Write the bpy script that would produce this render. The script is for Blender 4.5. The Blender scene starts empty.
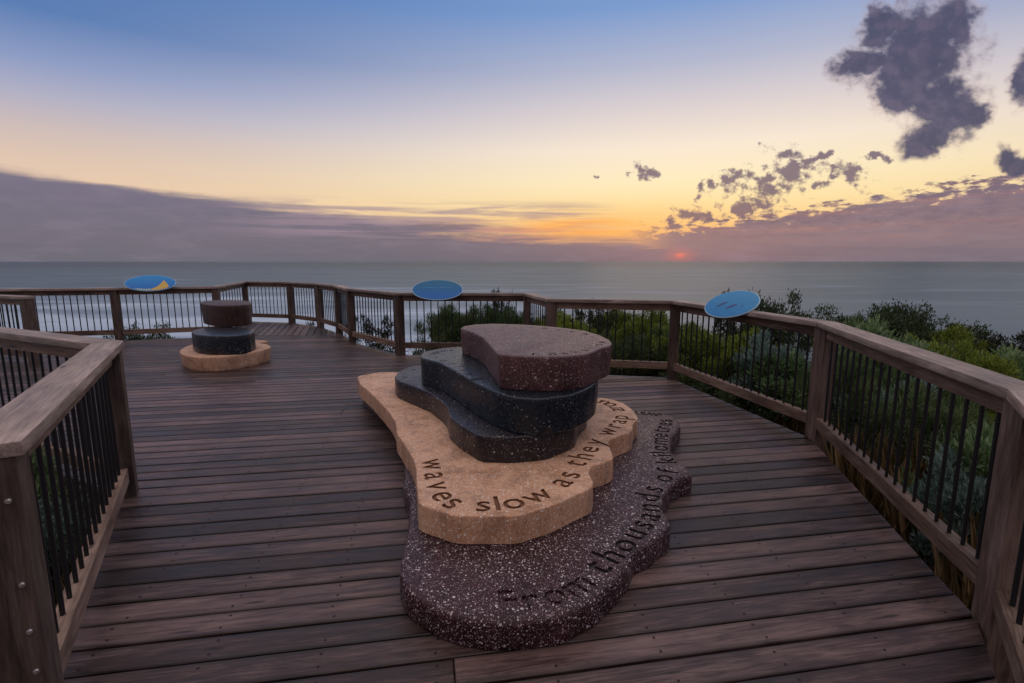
import bpy, bmesh, math, random
import numpy as np
from mathutils import Vector, Matrix, noise as mnoise

random.seed(7)
R = math.radians
SC = bpy.context.scene
COL = SC.collection
F, PITCH, HC = 507.0, math.atan(80 / 507.0), 1.55

# ------------------------------------------------------------------ survey helpers
def ray(u, v):
    a = (u - 512) / F; b = (v - 341.5) / F
    return a, math.cos(PITCH) - b * math.sin(PITCH), -(math.sin(PITCH) + b * math.cos(PITCH))
def at(u, v, z=0.0):
    x, y, d = ray(u, v); t = (z - HC) / d
    return Vector((x * t, y * t, z))
def at_y(u, v, Y):
    x, y, d = ray(u, v); t = Y / y
    return Vector((x * t, Y, HC + d * t))

# ------------------------------------------------------------------ object helpers
def put(name, me, mat=None, parent=None, mtx=None):
    o = bpy.data.objects.new(name, me); COL.objects.link(o)
    if me is not None and mat is not None:
        for m in (mat if isinstance(mat, (list, tuple)) else [mat]):
            me.materials.append(m)
    if parent is not None: o.parent = parent
    if mtx is not None: o.matrix_basis = mtx
    return o
def thing(name, label, cat, loc=(0, 0, 0), group=None):
    o = bpy.data.objects.new(name, None); COL.objects.link(o)
    o.location = loc; o.empty_display_size = .1
    tag(o, label, cat, group)
    return o
def tag(o, label, cat, group=None):
    o['label'] = label; o['category'] = cat
    if group: o['group'] = group
    return o
def bm_mesh(bm, name, smooth=None):
    me = bpy.data.meshes.new(name); bm.to_mesh(me); bm.free()
    if smooth is not None:
        me.shade_smooth(); me.set_sharp_from_angle(angle=R(smooth))
    return me
def box_bm(bm, x0, x1, y0, y1, z0, z1, bev=0.0):
    r = bmesh.ops.create_cube(bm, size=1)
    vs = r['verts']
    for v in vs:
        v.co = Vector((x0 + (v.co.x + .5) * (x1 - x0), y0 + (v.co.y + .5) * (y1 - y0), z0 + (v.co.z + .5) * (z1 - z0)))
    if bev > 0:
        es = list({e for v in vs for e in v.link_edges})
        bmesh.ops.bevel(bm, geom=es, offset=bev, segments=2, profile=.6, affect='EDGES')

# ------------------------------------------------------------------ material helpers
class NT:
    def __init__(self, tree):
        self.t = tree; self.n = tree.nodes; self.l = tree.links
    def add(self, kind, **kw):
        nd = self.n.new(kind)
        for k, v in kw.items(): setattr(nd, k, v)
        return nd
    def link(self, a, b): self.l.new(a, b)
    def setin(self, sock, v):
        if hasattr(v, 'is_linked') or isinstance(v, bpy.types.NodeSocket): self.l.new(v, sock)
        else: sock.default_value = v
    def m(self, op, a, b=None, c=None, clamp=False):
        nd = self.n.new('ShaderNodeMath'); nd.operation = op; nd.use_clamp = clamp
        self.setin(nd.inputs[0], a)
        if b is not None: self.setin(nd.inputs[1], b)
        if c is not None: self.setin(nd.inputs[2], c)
        return nd.outputs[0]
    def step(self, x, lo, hi, a=0.0, b=1.0):
        nd = self.n.new('ShaderNodeMapRange'); nd.interpolation_type = 'SMOOTHSTEP'
        self.setin(nd.inputs[0], x)
        for i, v in enumerate((lo, hi, a, b)): self.setin(nd.inputs[1 + i], v)
        return nd.outputs[0]
    def mix(self, f, a, b, blend='MIX'):
        nd = self.n.new('ShaderNodeMix'); nd.data_type = 'RGBA'; nd.blend_type = blend
        self.setin(nd.inputs[0], f); self.setin(nd.inputs[6], a); self.setin(nd.inputs[7], b)
        return nd.outputs[2]
    def ramp(self, f, stops, interp='LINEAR'):
        nd = self.n.new('ShaderNodeValToRGB'); cr = nd.color_ramp; cr.interpolation = interp
        while len(cr.elements) < len(stops): cr.elements.new(0.5)
        for e, (p, c) in zip(cr.elements, stops):
            e.position = p; e.color = c if len(c) == 4 else (*c, 1)
        self.setin(nd.inputs[0], f)
        return nd.outputs[0]
    def noise(self, vec, scale, detail=4, rough=.55, dim='3D', dist=0.0):
        nd = self.n.new('ShaderNodeTexNoise'); nd.noise_dimensions = dim
        if vec is not None: self.l.new(vec, nd.inputs['Vector'])
        nd.inputs['Scale'].default_value = scale; nd.inputs['Detail'].default_value = detail
        nd.inputs['Roughness'].default_value = rough; nd.inputs['Distortion'].default_value = dist
        return nd.outputs[0]
    def xyz(self, x, y, z):
        nd = self.n.new('ShaderNodeCombineXYZ')
        for i, v in enumerate((x, y, z)): self.setin(nd.inputs[i], v)
        return nd.outputs[0]
    def vmul(self, v, s):
        nd = self.n.new('ShaderNodeVectorMath'); nd.operation = 'MULTIPLY'
        self.l.new(v, nd.inputs[0]); nd.inputs[1].default_value = s
        return nd.outputs[0]
    def vadd(self, v, s):
        nd = self.n.new('ShaderNodeVectorMath'); nd.operation = 'ADD'
        self.l.new(v, nd.inputs[0]); self.setin(nd.inputs[1], s)
        return nd.outputs[0]
    def bump(self, h, strength, dist):
        nd = self.n.new('ShaderNodeBump'); self.l.new(h, nd.inputs['Height'])
        nd.inputs['Strength'].default_value = strength; nd.inputs['Distance'].default_value = dist
        return nd.outputs[0]
def new_mat(name):
    m = bpy.data.materials.new(name); m.use_nodes = True
    nt = NT(m.node_tree); b = m.node_tree.nodes['Principled BSDF']
    return m, nt, b
def plain(name, col, rough=.5, metal=0.0, spec=.5):
    m, nt, b = new_mat(name)
    b.inputs['Base Color'].default_value = (*col, 1); b.inputs['Roughness'].default_value = rough
    b.inputs['Metallic'].default_value = metal; b.inputs['Specular IOR Level'].default_value = spec
    return m
def S(r, g, b):
    f = lambda c: ((c / 255 + .055) / 1.055) ** 2.4 if c > 10 else c / 255 / 12.92
    return (f(r), f(g), f(b), 1)

def wood(name, dark, mid, light, rough=(.45, .75), per_plank=.5, spec=.5, grain=1.0, boards=False):
    m, nt, b = new_mat(name)
    tc = nt.add('ShaderNodeTexCoord'); geo = nt.add('ShaderNodeNewGeometry'); oi = nt.add('ShaderNodeObjectInfo')
    rnd = nt.m('FRACT', nt.m('ADD', geo.outputs['Random Per Island'], oi.outputs['Random']))
    off = nt.xyz(nt.m('MULTIPLY', rnd, 37.0), nt.m('MULTIPLY', rnd, 91.0), nt.m('MULTIPLY', rnd, 53.0))
    p = nt.vadd(tc.outputs['Object'], off)
    g1 = nt.noise(nt.vmul(p, (2.0, 24 * grain, 24 * grain)), 1.6, 7, .66, dist=.9)
    g2 = nt.noise(nt.vmul(p, (6.0, 110 * grain, 110 * grain)), 1.2, 4, .65)
    blot = nt.noise(nt.vmul(p, (1.5, 6.0, 6.0)), 1.6, 6, .65, dist=.4)
    wx = nt.noise(tc.outputs['Object'], .55, 3, .6)
    f = nt.m('ADD', nt.m('MULTIPLY', g1, .42), nt.m('ADD', nt.m('MULTIPLY', g2, .24), nt.m('MULTIPLY', blot, .42)))
    f = nt.m('ADD', f, nt.m('MULTIPLY', nt.m('SUBTRACT', rnd, .5), per_plank * .45))
    col = nt.ramp(f, [(.36, dark), (.52, mid), (.72, light)])
    # knots
    vor = nt.add('ShaderNodeTexVoronoi'); vor.feature = 'F1'
    nt.link(nt.vmul(p, (1.6, 7.5, 7.5)), vor.inputs['Vector']); vor.inputs['Scale'].default_value = 1.0
    knot = nt.step(vor.outputs['Distance'], .10, .04)
    col = nt.mix(nt.m('MULTIPLY', knot, .75), col, (*[c * .35 for c in dark[:3]], 1))
    hue = nt.mix(nt.m('MULTIPLY', nt.step(rnd, .2, .95), .5), (1, 1, 1, 1), (1.06, .94, .92, 1))
    col = nt.mix(1.0, col, hue, 'MULTIPLY')
    wear = nt.step(wx, .32, .7, .60, 1.25)
    col = nt.mix(1.0, col, nt.xyz(wear, wear, wear), 'MULTIPLY')
    if boards:
        uv = nt.add('ShaderNodeUVMap'); uv.uv_map = 'board'; su = nt.add('ShaderNodeSeparateXYZ'); nt.link(uv.outputs[0], su.inputs[0])
        dd = nt.m('MULTIPLY', nt.m('ABSOLUTE', nt.m('SUBTRACT', su.outputs[1], .5)), 2.0)
        dd = nt.m('ADD', dd, nt.m('MULTIPLY', nt.m('SUBTRACT', g1, .5), .9))
        dirt = nt.step(dd, .62, 1.02, 1.0, .45)
        col = nt.mix(1.0, col, nt.xyz(dirt, dirt, dirt), 'MULTIPLY')
    nt.link(col, b.inputs['Base Color'])
    nt.link(nt.step(blot, .3, .7, *rough), b.inputs['Roughness'])
    b.inputs['Specular IOR Level'].default_value = spec
    h = nt.m('ADD', nt.m('MULTIPLY', g1, .6), nt.m('ADD', nt.m('MULTIPLY', g2, .5), nt.m('MULTIPLY', knot, -.5)))
    nt.link(nt.bump(h, .55, .004), b.inputs['Normal'])
    return m

def stone(name, c_dark, c_light, fleck_cols, fleck_amt, rough, fleck_scale=75., stain=.4, spec=.3):
    m, nt, b = new_mat(name)
    tc = nt.add('ShaderNodeTexCoord'); P = tc.outputs['Object']
    n1 = nt.noise(P, 3.2, 5, .6); n2 = nt.noise(P, 38, 4, .65); n3 = nt.noise(P, 150, 2, .5)
    base = nt.ramp(nt.m('ADD', nt.m('MULTIPLY', n1, .55), nt.m('MULTIPLY', n2, .45)), [(.34, c_dark), (.66, c_light)])
    geo = nt.add('ShaderNodeNewGeometry')
    col = base; hsum = nt.m('MULTIPLY', n3, .35)
    for k, (sc, amt) in enumerate(((fleck_scale, fleck_amt), (fleck_scale * 1.9, fleck_amt * 1.25), (fleck_scale * .62, fleck_amt * .45))):
        v = nt.add('ShaderNodeTexVoronoi'); v.feature = 'F1'
        nt.link(nt.vadd(P, (k * 3.7, k * 1.9, k * 5.3)), v.inputs['Vector']); v.inputs['Scale'].default_value = sc
        v.inputs['Randomness'].default_value = 1.0
        sep = nt.add('ShaderNodeSeparateColor'); nt.link(v.outputs['Color'], sep.inputs[0])
        rad = nt.m('MULTIPLY_ADD', sep.outputs[1], .22, .16)
        on = nt.m('LESS_THAN', nt.m('ADD', sep.outputs[0], nt.m('MULTIPLY', nt.m('SUBTRACT', n1, .5), .5)), amt)
        spot = nt.m('MULTIPLY', nt.step(nt.m('SUBTRACT', v.outputs['Distance'], rad), .04, -.04), on)
        fc = nt.ramp(sep.outputs[2], [(i / max(1, len(fleck_cols)), c) for i, c in enumerate(fleck_cols)], 'CONSTANT')
        col = nt.mix(spot, col, fc)
        hsum = nt.m('ADD', hsum, nt.m('MULTIPLY', spot, .25))
    sn = nt.noise(nt.vmul(P, (5, 5, 1.2)), 1.7, 5, .65)
    s = nt.step(sn, .42, .7, 1.0, 1.0 - stain)
    col = nt.mix(1.0, col, nt.xyz(s, s, s), 'MULTIPLY')
    nt.link(col, b.inputs['Base Color'])
    nt.link(nt.step(n2, .3, .7, rough - .08, rough + .12), b.inputs['Roughness'])
    b.inputs['Specular IOR Level'].default_value = spec
    h = nt.m('ADD', hsum, nt.m('MULTIPLY', n2, .8))
    nt.link(nt.bump(h, .6, .004), b.inputs['Normal'])
    return m

def leafmat(name, c1, c2, c3, trans=.35, rough=.5):
    m, nt, b = new_mat(name)
    geo = nt.add('ShaderNodeNewGeometry'); oi = nt.add('ShaderNodeObjectInfo'); tc = nt.add('ShaderNodeTexCoord')
    n = nt.noise(tc.outputs['Object'], 3.0, 3, .6)
    f = nt.m('ADD', nt.m('MULTIPLY', geo.outputs['Random Per Island'], .5), nt.m('MULTIPLY', n, .6))
    f = nt.m('ADD', f, nt.m('MULTIPLY', nt.m('SUBTRACT', oi.outputs['Random'], .5), .3))
    col = nt.ramp(f, [(.2, c1), (.55, c2), (.9, c3)])
    nt.link(col, b.inputs['Base Color']); b.inputs['Roughness'].default_value = rough
    tr = nt.add('ShaderNodeBsdfTranslucent'); nt.link(col, tr.inputs['Color'])
    mx = nt.add('ShaderNodeMixShader'); mx.inputs[0].default_value = trans
    nt.link(b.outputs[0], mx.inputs[1]); nt.link(tr.outputs[0], mx.inputs[2])
    out = [x for x in nt.n if x.type == 'OUTPUT_MATERIAL'][0]
    nt.link(mx.outputs[0], out.inputs['Surface'])
    return m

M = {}
M['deck'] = wood('deck_timber', (.007, .0037, .0036), (.058, .034, .031), (.222, .155, .143), rough=(.35, .58), per_plank=.34, spec=.40, boards=True)
M['rail'] = wood('rail_timber', (.030, .017, .012), (.155, .102, .074), (.40, .295, .225), rough=(.5, .8), per_plank=.35, spec=.3)
M['cap'] = wood('cap_timber', (.060, .042, .033), (.27, .212, .178), (.56, .475, .415), rough=(.42, .7), per_plank=.3, spec=.4)
M['post'] = wood('post_timber', (.022, .013, .010), (.098, .068, .054), (.24, .18, .15), rough=(.5, .8), per_plank=.3, spec=.3)
M['black'] = plain('black_powdercoat', (.012, .012, .014), .35)
M['screw'] = plain('rusty_screw', (.012, .009, .009), .6, .3)
M['bolt'] = plain('galvanised_bolt', (.82, .82, .80), .25, 1.0)
W = (.62, .58, .58, 1)
M['plum'] = stone('plum_aggregate', (.013, .003, .004, 1), (.056, .020, .024, 1), [(.46, .38, .41, 1), (.30, .20, .23, 1), (.66, .60, .62, 1), (.14, .08, .09, 1)], .62, .42, 88., .35)
M['tan'] = stone('tan_aggregate', (.42, .205, .105, 1), (.74, .465, .30, 1), [(.74, .60, .48, 1), (.82, .76, .70, 1), (.36, .17, .10, 1), (.86, .76, .66, 1)], .52, .52, 84., .38)
M['ink'] = stone('blue_black_aggregate', (.002, .005, .009, 1), (.010, .018, .028, 1), [(.30, .33, .36, 1), (.10, .12, .14, 1), (.5, .5, .5, 1), (.05, .06, .08, 1)], .13, .30, 85., .2, .5)
M['char'] = stone('charcoal_aggregate', (.005, .004, .006, 1), (.020, .016, .022, 1), [(.34, .32, .36, 1), (.14, .12, .14, 1), (.5, .5, .5, 1), (.06, .06, .08, 1)], .20, .33, 85., .25, .5)
M['rose'] = stone('rose_brown_aggregate', (.044, .015, .015, 1), (.135, .058, .058, 1), [(.45, .38, .40, 1), (.30, .20, .21, 1), (.55, .5, .5, 1), (.12, .07, .07, 1)], .34, .44, 82., .3, .5)
M['cut_tan'] = plain('stained_engraving', (.17, .072, .032), .75)
M['cut_shade'] = plain('shaded_engraving', (.020, .012, .014), .6)  # shadow inside the cut letters painted in as a near-black colour
M['cut_ink'] = plain('black_engraving', (.004, .005, .006), .6)

# ------------------------------------------------------------------ camera
cam = bpy.data.cameras.new('camera'); co = bpy.data.objects.new('camera', cam); COL.objects.link(co)
co.location = (0, 0, HC); co.rotation_euler = (math.pi / 2 - PITCH, 0, 0)
cam.sensor_width = 36; cam.lens = 36 * F / 1024; cam.clip_start = .05; cam.clip_end = 200000
SC.camera = co
SC.view_settings.view_transform = 'Standard'; SC.view_settings.look = 'None'
SC.view_settings.exposure = 0; SC.view_settings.gamma = 1

# ------------------------------------------------------------------ sky
wd = bpy.data.worlds.new('World'); SC.world = wd; wd.use_nodes = True
nt = NT(wd.node_tree); nt.n.clear()
tc = nt.add('ShaderNodeTexCoord'); sp = nt.add('ShaderNodeSeparateXYZ'); nt.link(tc.outputs['Generated'], sp.inputs[0])
X, Y, Z = sp.outputs
DEG = 180 / math.pi
AZ = nt.m('MULTIPLY', nt.m('ARCTAN2', X, Y), DEG)
EL = nt.m('MULTIPLY', nt.m('ARCSINE', Z), DEG)
e01 = nt.m('DIVIDE', EL, 90.0, clamp=True)
def st(*a): return [(d / 90.0, S(*c)) for d, c in a]
UP = (243, 226, 224)  # overhead sky out of view, brightened as added fill for the foreground
sunside = nt.ramp(e01, st((0, (205, 155, 135)), (2.6, (238, 176, 122)), (4.2, (249, 206, 142)), (6, (253, 225, 166)), (8.5, (253, 234, 192)), (11.5, (248, 231, 210)), (15, (222, 210, 209)), (19, (180, 184, 206)), (24, (124, 156, 206)), (31, (110, 140, 192)), (50, UP)))
awayside = nt.ramp(e01, st((0, (205, 168, 155)), (6, (234, 202, 172)), (8.5, (222, 196, 178)), (10.5, (206, 188, 184)), (13, (176, 175, 196)), (15.5, (140, 155, 195)), (19, (88, 124, 179)), (25, (78, 116, 176)), (31, (100, 128, 178)), (50, UP)))
daz = nt.m('ABSOLUTE', nt.m('SUBTRACT', AZ, 20.0))
daz = nt.m('MINIMUM', daz, nt.m('SUBTRACT', 360.0, daz))
base = nt.mix(nt.step(daz, 4, 66), sunside, awayside)
# unseen sky behind the viewer: mauve tone made up to set the fill light
behind = nt.ramp(e01, st((0, (122, 110, 118)), (10, (142, 128, 134)), (30, (160, 148, 156)), (50, UP)))
base = nt.mix(nt.step(daz, 70, 130), base, behind)
# glow low over the sun
glow = nt.m('MULTIPLY', nt.step(nt.m('ABSOLUTE', nt.m('SUBTRACT', AZ, 11.0)), 20, 2), nt.step(nt.m('ABSOLUTE', nt.m('SUBTRACT', EL, 4.0)), 3.6, .2))
base = nt.mix(nt.m('MULTIPLY', glow, .36), base, S(255, 186, 92))
# --- cloud layer coordinates
cn = nt.xyz(nt.m('MULTIPLY', AZ, .16), nt.m('MULTIPLY', EL, .42), 0.0)
lump = nt.noise(cn, 4.2, 6, .62); lump2 = nt.noise(nt.xyz(nt.m('MULTIPLY', AZ, .16), nt.m('MULTIPLY', EL, .6), 5.0), 1.1, 6, .6)
cs = nt.xyz(nt.m('MULTIPLY', AZ, .05), nt.m('MULTIPLY', EL, .9), 3.3)
streak = nt.noise(cs, 1.3, 6, .62, dist=.4)
# bank along the horizon: smooth wedge on the left, ragged heap on the right
topL = nt.m('MULTIPLY_ADD', nt.m('MAXIMUM', AZ, -75.0), -.087, 3.42)
topR = nt.m('MULTIPLY_ADD', nt.m('MINIMUM', AZ, 60.0), .115, 1.75)
topL = nt.m('ADD', topL, nt.m('MULTIPLY', nt.m('SUBTRACT', streak, .5), nt.step(AZ, -40, -2, 1.0, 4.6)))
topL = nt.m('ADD', topL, nt.m('MULTIPLY', nt.m('SUBTRACT', lump2, .5), nt.step(AZ, -40, 5, 1.0, 1.8)))
topR = nt.m('ADD', topR, nt.m('MULTIPLY', nt.m('SUBTRACT', lump, .5), 6.5))
softL = nt.step(AZ, -40, 10, .6, 1.3)
mL = nt.step(nt.m('DIVIDE', nt.m('SUBTRACT', topL, EL), softL), -.5, 1.0)
mR = nt.m('MULTIPLY', nt.step(nt.m('SUBTRACT', topR, EL), -.15, .75), nt.step(AZ, 9, 19))
bank = nt.m('MAXIMUM', mL, mR)
bcol_l = nt.ramp(e01, st((0, (106, 106, 118)), (2, (113, 108, 122)), (5, (114, 109, 128)), (8, (126, 118, 138))))
bcol_r = nt.ramp(e01, st((0, (116, 109, 121)), (1.3, (130, 115, 125)), (3, (140, 119, 127)), (6, (126, 108, 124)), (9, (122, 108, 128))))
bcol = nt.mix(nt.step(AZ, -22, 26), bcol_l, bcol_r)
warm = nt.m('MULTIPLY', nt.step(streak, .50, .66), nt.m('MULTIPLY', nt.step(EL, 1.6, 3.2), nt.step(AZ, -22, 14)))
bcol = nt.mix(nt.m('MULTIPLY', warm, .22), bcol, S(226, 150, 116))
bcol = nt.mix(nt.m('MULTIPLY', nt.m('MULTIPLY', nt.step(lump, .35, .7), nt.step(EL, 1.6, 4.0, .15, 1.0)), nt.step(AZ, 4, 18, .10, .5)), bcol, S(98, 86, 110))
bcol = nt.mix(nt.m('MULTIPLY', nt.step(lump2, .45, .72), .28), bcol, S(150, 136, 150))
bcol = nt.mix(nt.m('MULTIPLY', nt.step(streak, .48, .30), .28), bcol, S(98, 96, 114))
sky = nt.mix(nt.m('MULTIPLY', bank, .98), base, bcol)
# a thin torn layer above the bank, pink where the light still reaches it
s2 = nt.noise(nt.xyz(nt.m('MULTIPLY', AZ, .06), nt.m('MULTIPLY', EL, 1.25), 7.7), 1.25, 6, .62, dist=.5)
lay = nt.m('MULTIPLY', nt.m('MULTIPLY', nt.step(EL, 6.9, 5.4), nt.step(EL, 1.8, 3.4)), nt.m('MULTIPLY', nt.step(AZ, -34, -18), nt.step(AZ, 13, 5)))
lay = nt.m('MULTIPLY', lay, nt.step(s2, .40, .58))
lcol = nt.mix(nt.m('MULTIPLY', nt.step(AZ, -16, 6), nt.step(EL, 5.2, 3.6)), S(160, 138, 150), S(206, 142, 122))
sky = nt.mix(nt.m('MULTIPLY', lay, .72), sky, lcol)
# bright cloud edges just above the sun
bright = nt.m('MULTIPLY', nt.m('MULTIPLY', nt.step(nt.m('ABSOLUTE', nt.m('SUBTRACT', AZ, 8.0)), 9, 1), nt.step(nt.m('ABSOLUTE', nt.m('SUBTRACT', EL, 3.7)), 1.5, .1)), nt.step(streak, .38, .56))
sky = nt.mix(nt.m('MULTIPLY', bright, .9), sky, S(255, 174, 84))
# detached clouds, laid out in the plane of directions (x/y, z/y) towards the sea
ym = nt.m('MAXIMUM', Y, .15)
PX = nt.m('DIVIDE', X, ym); PZ = nt.m('DIVIDE', Z, ym)
cv = nt.xyz(PX, nt.m('MULTIPLY', PZ, 1.2), 0.7)
w1 = nt.noise(cv, 9.0, 6, .66)
wa = nt.noise(nt.vadd(cv, (1.7, 4.2, 0)), 13.0, 5, .6); wb = nt.noise(nt.vadd(cv, (8.3, .4, 0)), 13.0, 5, .6)
PX = nt.m('ADD', PX, nt.m('MULTIPLY', nt.m('SUBTRACT', wa, .5), .085)); PZ = nt.m('ADD', PZ, nt.m('MULTIPLY', nt.m('SUBTRACT', wb, .5), .07))
w2 = nt.noise(nt.vadd(cv, (5.1, 2.2, 0)), 30.0, 3, .55)
wob = nt.m('MULTIPLY', nt.m('SUBTRACT', w2, .5), 2.9)
def blobs(lst, gain, lo, hi):
    acc = None
    for (u, v, ru, rv, rot) in lst:
        x, y, z = ray(u, v); p0, q0 = x / y, z / y
        dx = nt.m('SUBTRACT', PX, p0); dz = nt.m('SUBTRACT', PZ, q0)
        c, s = math.cos(R(rot)), math.sin(R(rot))
        a = nt.m('ADD', nt.m('MULTIPLY', dx, c / ru * F), nt.m('MULTIPLY', dz, s / ru * F))
        b = nt.m('ADD', nt.m('MULTIPLY', dx, -s / rv * F), nt.m('MULTIPLY', dz, c / rv * F))
        d = nt.m('SUBTRACT', 1.0, nt.m('SQRT', nt.m('ADD', nt.m('MULTIPLY', a, a), nt.m('MULTIPLY', b, b))))
        acc = d if acc is None else nt.m('MAXIMUM', acc, d)
    return nt.step(nt.m('ADD', acc, nt.m('MULTIPLY', wob, gain)), lo, hi)
big = blobs([(918, 50, 78, 66, 8), (866, 64, 48, 22, 14), (880, 28, 30, 28, 0), (945, 26, 42, 44, 0), (900, 86, 48, 38, -35), (938, 102, 64, 50, -25), (926, 138, 42, 24, 8), (966, 114, 34, 22, -15), (1026, 78, 24, 36, 0), (1014, 163, 28, 16, -30)], .30, .08, .62)
wob = nt.m('MULTIPLY', nt.m('SUBTRACT', nt.noise(nt.vadd(cv, (2.7, 6.2, 0)), 46.0, 4, .6), .5), 2.9)
small = blobs([(737, 184, 26, 13, 15), (765, 183, 22, 18, 0), (793, 172, 30, 24, 10), (784, 152, 26, 10, -15), (846, 170, 28, 13, -25), (820, 189, 14, 6, 0), (880, 158, 22, 4, 0), (648, 170, 14, 8, -10), (628, 174, 7, 3, 0), (700, 188, 6, 8, 0), (812, 158, 20, 6, 25), (700, 214, 30, 10, 10), (752, 208, 30, 10, 15), (628, 176, 6, 3, 0), (600, 178, 5, 3, 0), (714, 186, 8, 9, 0), (690, 216, 26, 9, 10), (832, 178, 9, 5, 0)], 1.0, .10, .72)
edge = nt.step(big, .1, 1.0)
ccol = nt.mix(edge, S(186, 158, 158), S(76, 77, 104))
ccol = nt.mix(nt.step(w2, .42, .66, 0, .45), ccol, S(116, 104, 126))
ccol = nt.mix(nt.step(w1, .45, .68, 0, .5), ccol, S(64, 66, 94))
front = nt.step(Y, .2, .35)
sky = nt.mix(nt.m('MULTIPLY', nt.m('MULTIPLY', big, front), .97), sky, ccol)
sky = nt.mix(nt.m('MULTIPLY', nt.m('MULTIPLY', small, front), .9), sky, nt.mix(w1, S(96, 84, 108), S(124, 104, 122)))
# the sun itself, a dull red patch sinking into the haze
sx = nt.m('SUBTRACT', AZ, 18.1); sy = nt.m('MULTIPLY', nt.m('SUBTRACT', EL, .65), 1.9)
sd = nt.m('SQRT', nt.m('ADD', nt.m('MULTIPLY', sx, sx), nt.m('MULTIPLY', sy, sy)))
sd = nt.m('ADD', sd, nt.m('MULTIPLY', nt.m('SUBTRACT', streak, .5), 1.6))
sky = nt.mix(nt.step(sd, 2.4, .0, 0, .42), sky, S(208, 120, 112))
sky = nt.mix(nt.step(sd, .8, .0, 0, .6), sky, S(242, 124, 104))
sky = nt.mix(nt.step(EL, -.3, -2.0), sky, S(90, 92, 104))
nish = nt.add('ShaderNodeTexSky'); nish.sky_type = 'NISHITA'; nish.sun_disc = False
nish.sun_elevation = R(1.0); nish.sun_rotation = R(18.1); nish.altitude = 30
bg1 = nt.add('ShaderNodeBackground'); nt.link(nish.outputs[0], bg1.inputs[0]); bg1.inputs[1].default_value = .004
bg2 = nt.add('ShaderNodeBackground'); nt.link(sky, bg2.inputs[0]); bg2.inputs[1].default_value = 1.0
ad = nt.add('ShaderNodeAddShader'); nt.link(bg1.outputs[0], ad.inputs[0]); nt.link(bg2.outputs[0], ad.inputs[1])
wo = nt.add('ShaderNodeOutputWorld'); nt.link(ad.outputs[0], wo.inputs[0])

sl = bpy.data.lights.new('sun', 'SUN'); sl.energy = .06; sl.angle = R(20); sl.color = (1, .62, .42)
so = bpy.data.objects.new('sun', sl); COL.objects.link(so)
d = Vector((math.sin(R(18.1)) * math.cos(R(3)), math.cos(R(18.1)) * math.cos(R(3)), math.sin(R(3))))
so.rotation_euler = d.to_track_quat('Z', 'Y').to_euler(); so.location = (10, 30, 12)

# ------------------------------------------------------------------ ground, sea
def gz(x, y):
    r = math.hypot(x, max(y, -6) - 1.0)
    k = 1.0 if x > 0 else 1.0 + min(1.0, -x / 6.0) * .5
    z = -.62 - .05 * max(0, r - 4.0) * k - .011 * k * max(0, r - 9.0) ** 2
    if r > 38: z = min(z, -.62 - 1.7 - .011 * k * 29 ** 2 - (r - 38) * .9)
    z = max(z, -48)
    return z + .10 * mnoise.noise(Vector((x * .45, y * .45, 0))) + .05 * mnoise.noise(Vector((x * 1.7, y * 1.7, 4)))
def make_ground():
    rs = [0.0]; s = .55
    while rs[-1] < 130: rs.append(rs[-1] + s); s *= 1.05
    nseg = 120; V = [(0, 1, gz(0, 1))]; Fc = []
    for i, r in enumerate(rs[1:]):
        for k in range(nseg):
            a = 2 * math.pi * k / nseg; x, y = r * math.cos(a), 1 + r * math.sin(a)
            V.append((x, y, gz(x, y)))
    for k in range(nseg): Fc.append((0, 1 + k, 1 + (k + 1) % nseg))
    for i in range(len(rs) - 2):
        b0, b1 = 1 + i * nseg, 1 + (i + 1) * nseg
        for k in range(nseg): Fc.append((b0 + k, b1 + k, b1 + (k + 1) % nseg, b0 + (k + 1) % nseg))
    me = bpy.data.meshes.new('ground'); me.from_pydata(V, [], Fc); me.shade_smooth()
    m, nt, b = new_mat('sandy_litter')
    tc = nt.add('ShaderNodeTexCoord'); P = tc.outputs['Object']
    n = nt.m('ADD', nt.m('MULTIPLY', nt.noise(P, 1.1, 6, .65), .6), nt.m('MULTIPLY', nt.noise(P, 24, 4, .6), .4))
    nt.link(nt.ramp(n, [(.32, (.022, .026, .013)), (.5, (.055, .045, .026)), (.72, (.14, .10, .06))]), b.inputs['Base Color'])
    b.inputs['Roughness'].default_value = .95
    nt.link(nt.bump(n, .8, .05), b.inputs['Normal'])
    o = put('ground', me, m); o['kind'] = 'structure'
make_ground()

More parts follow.
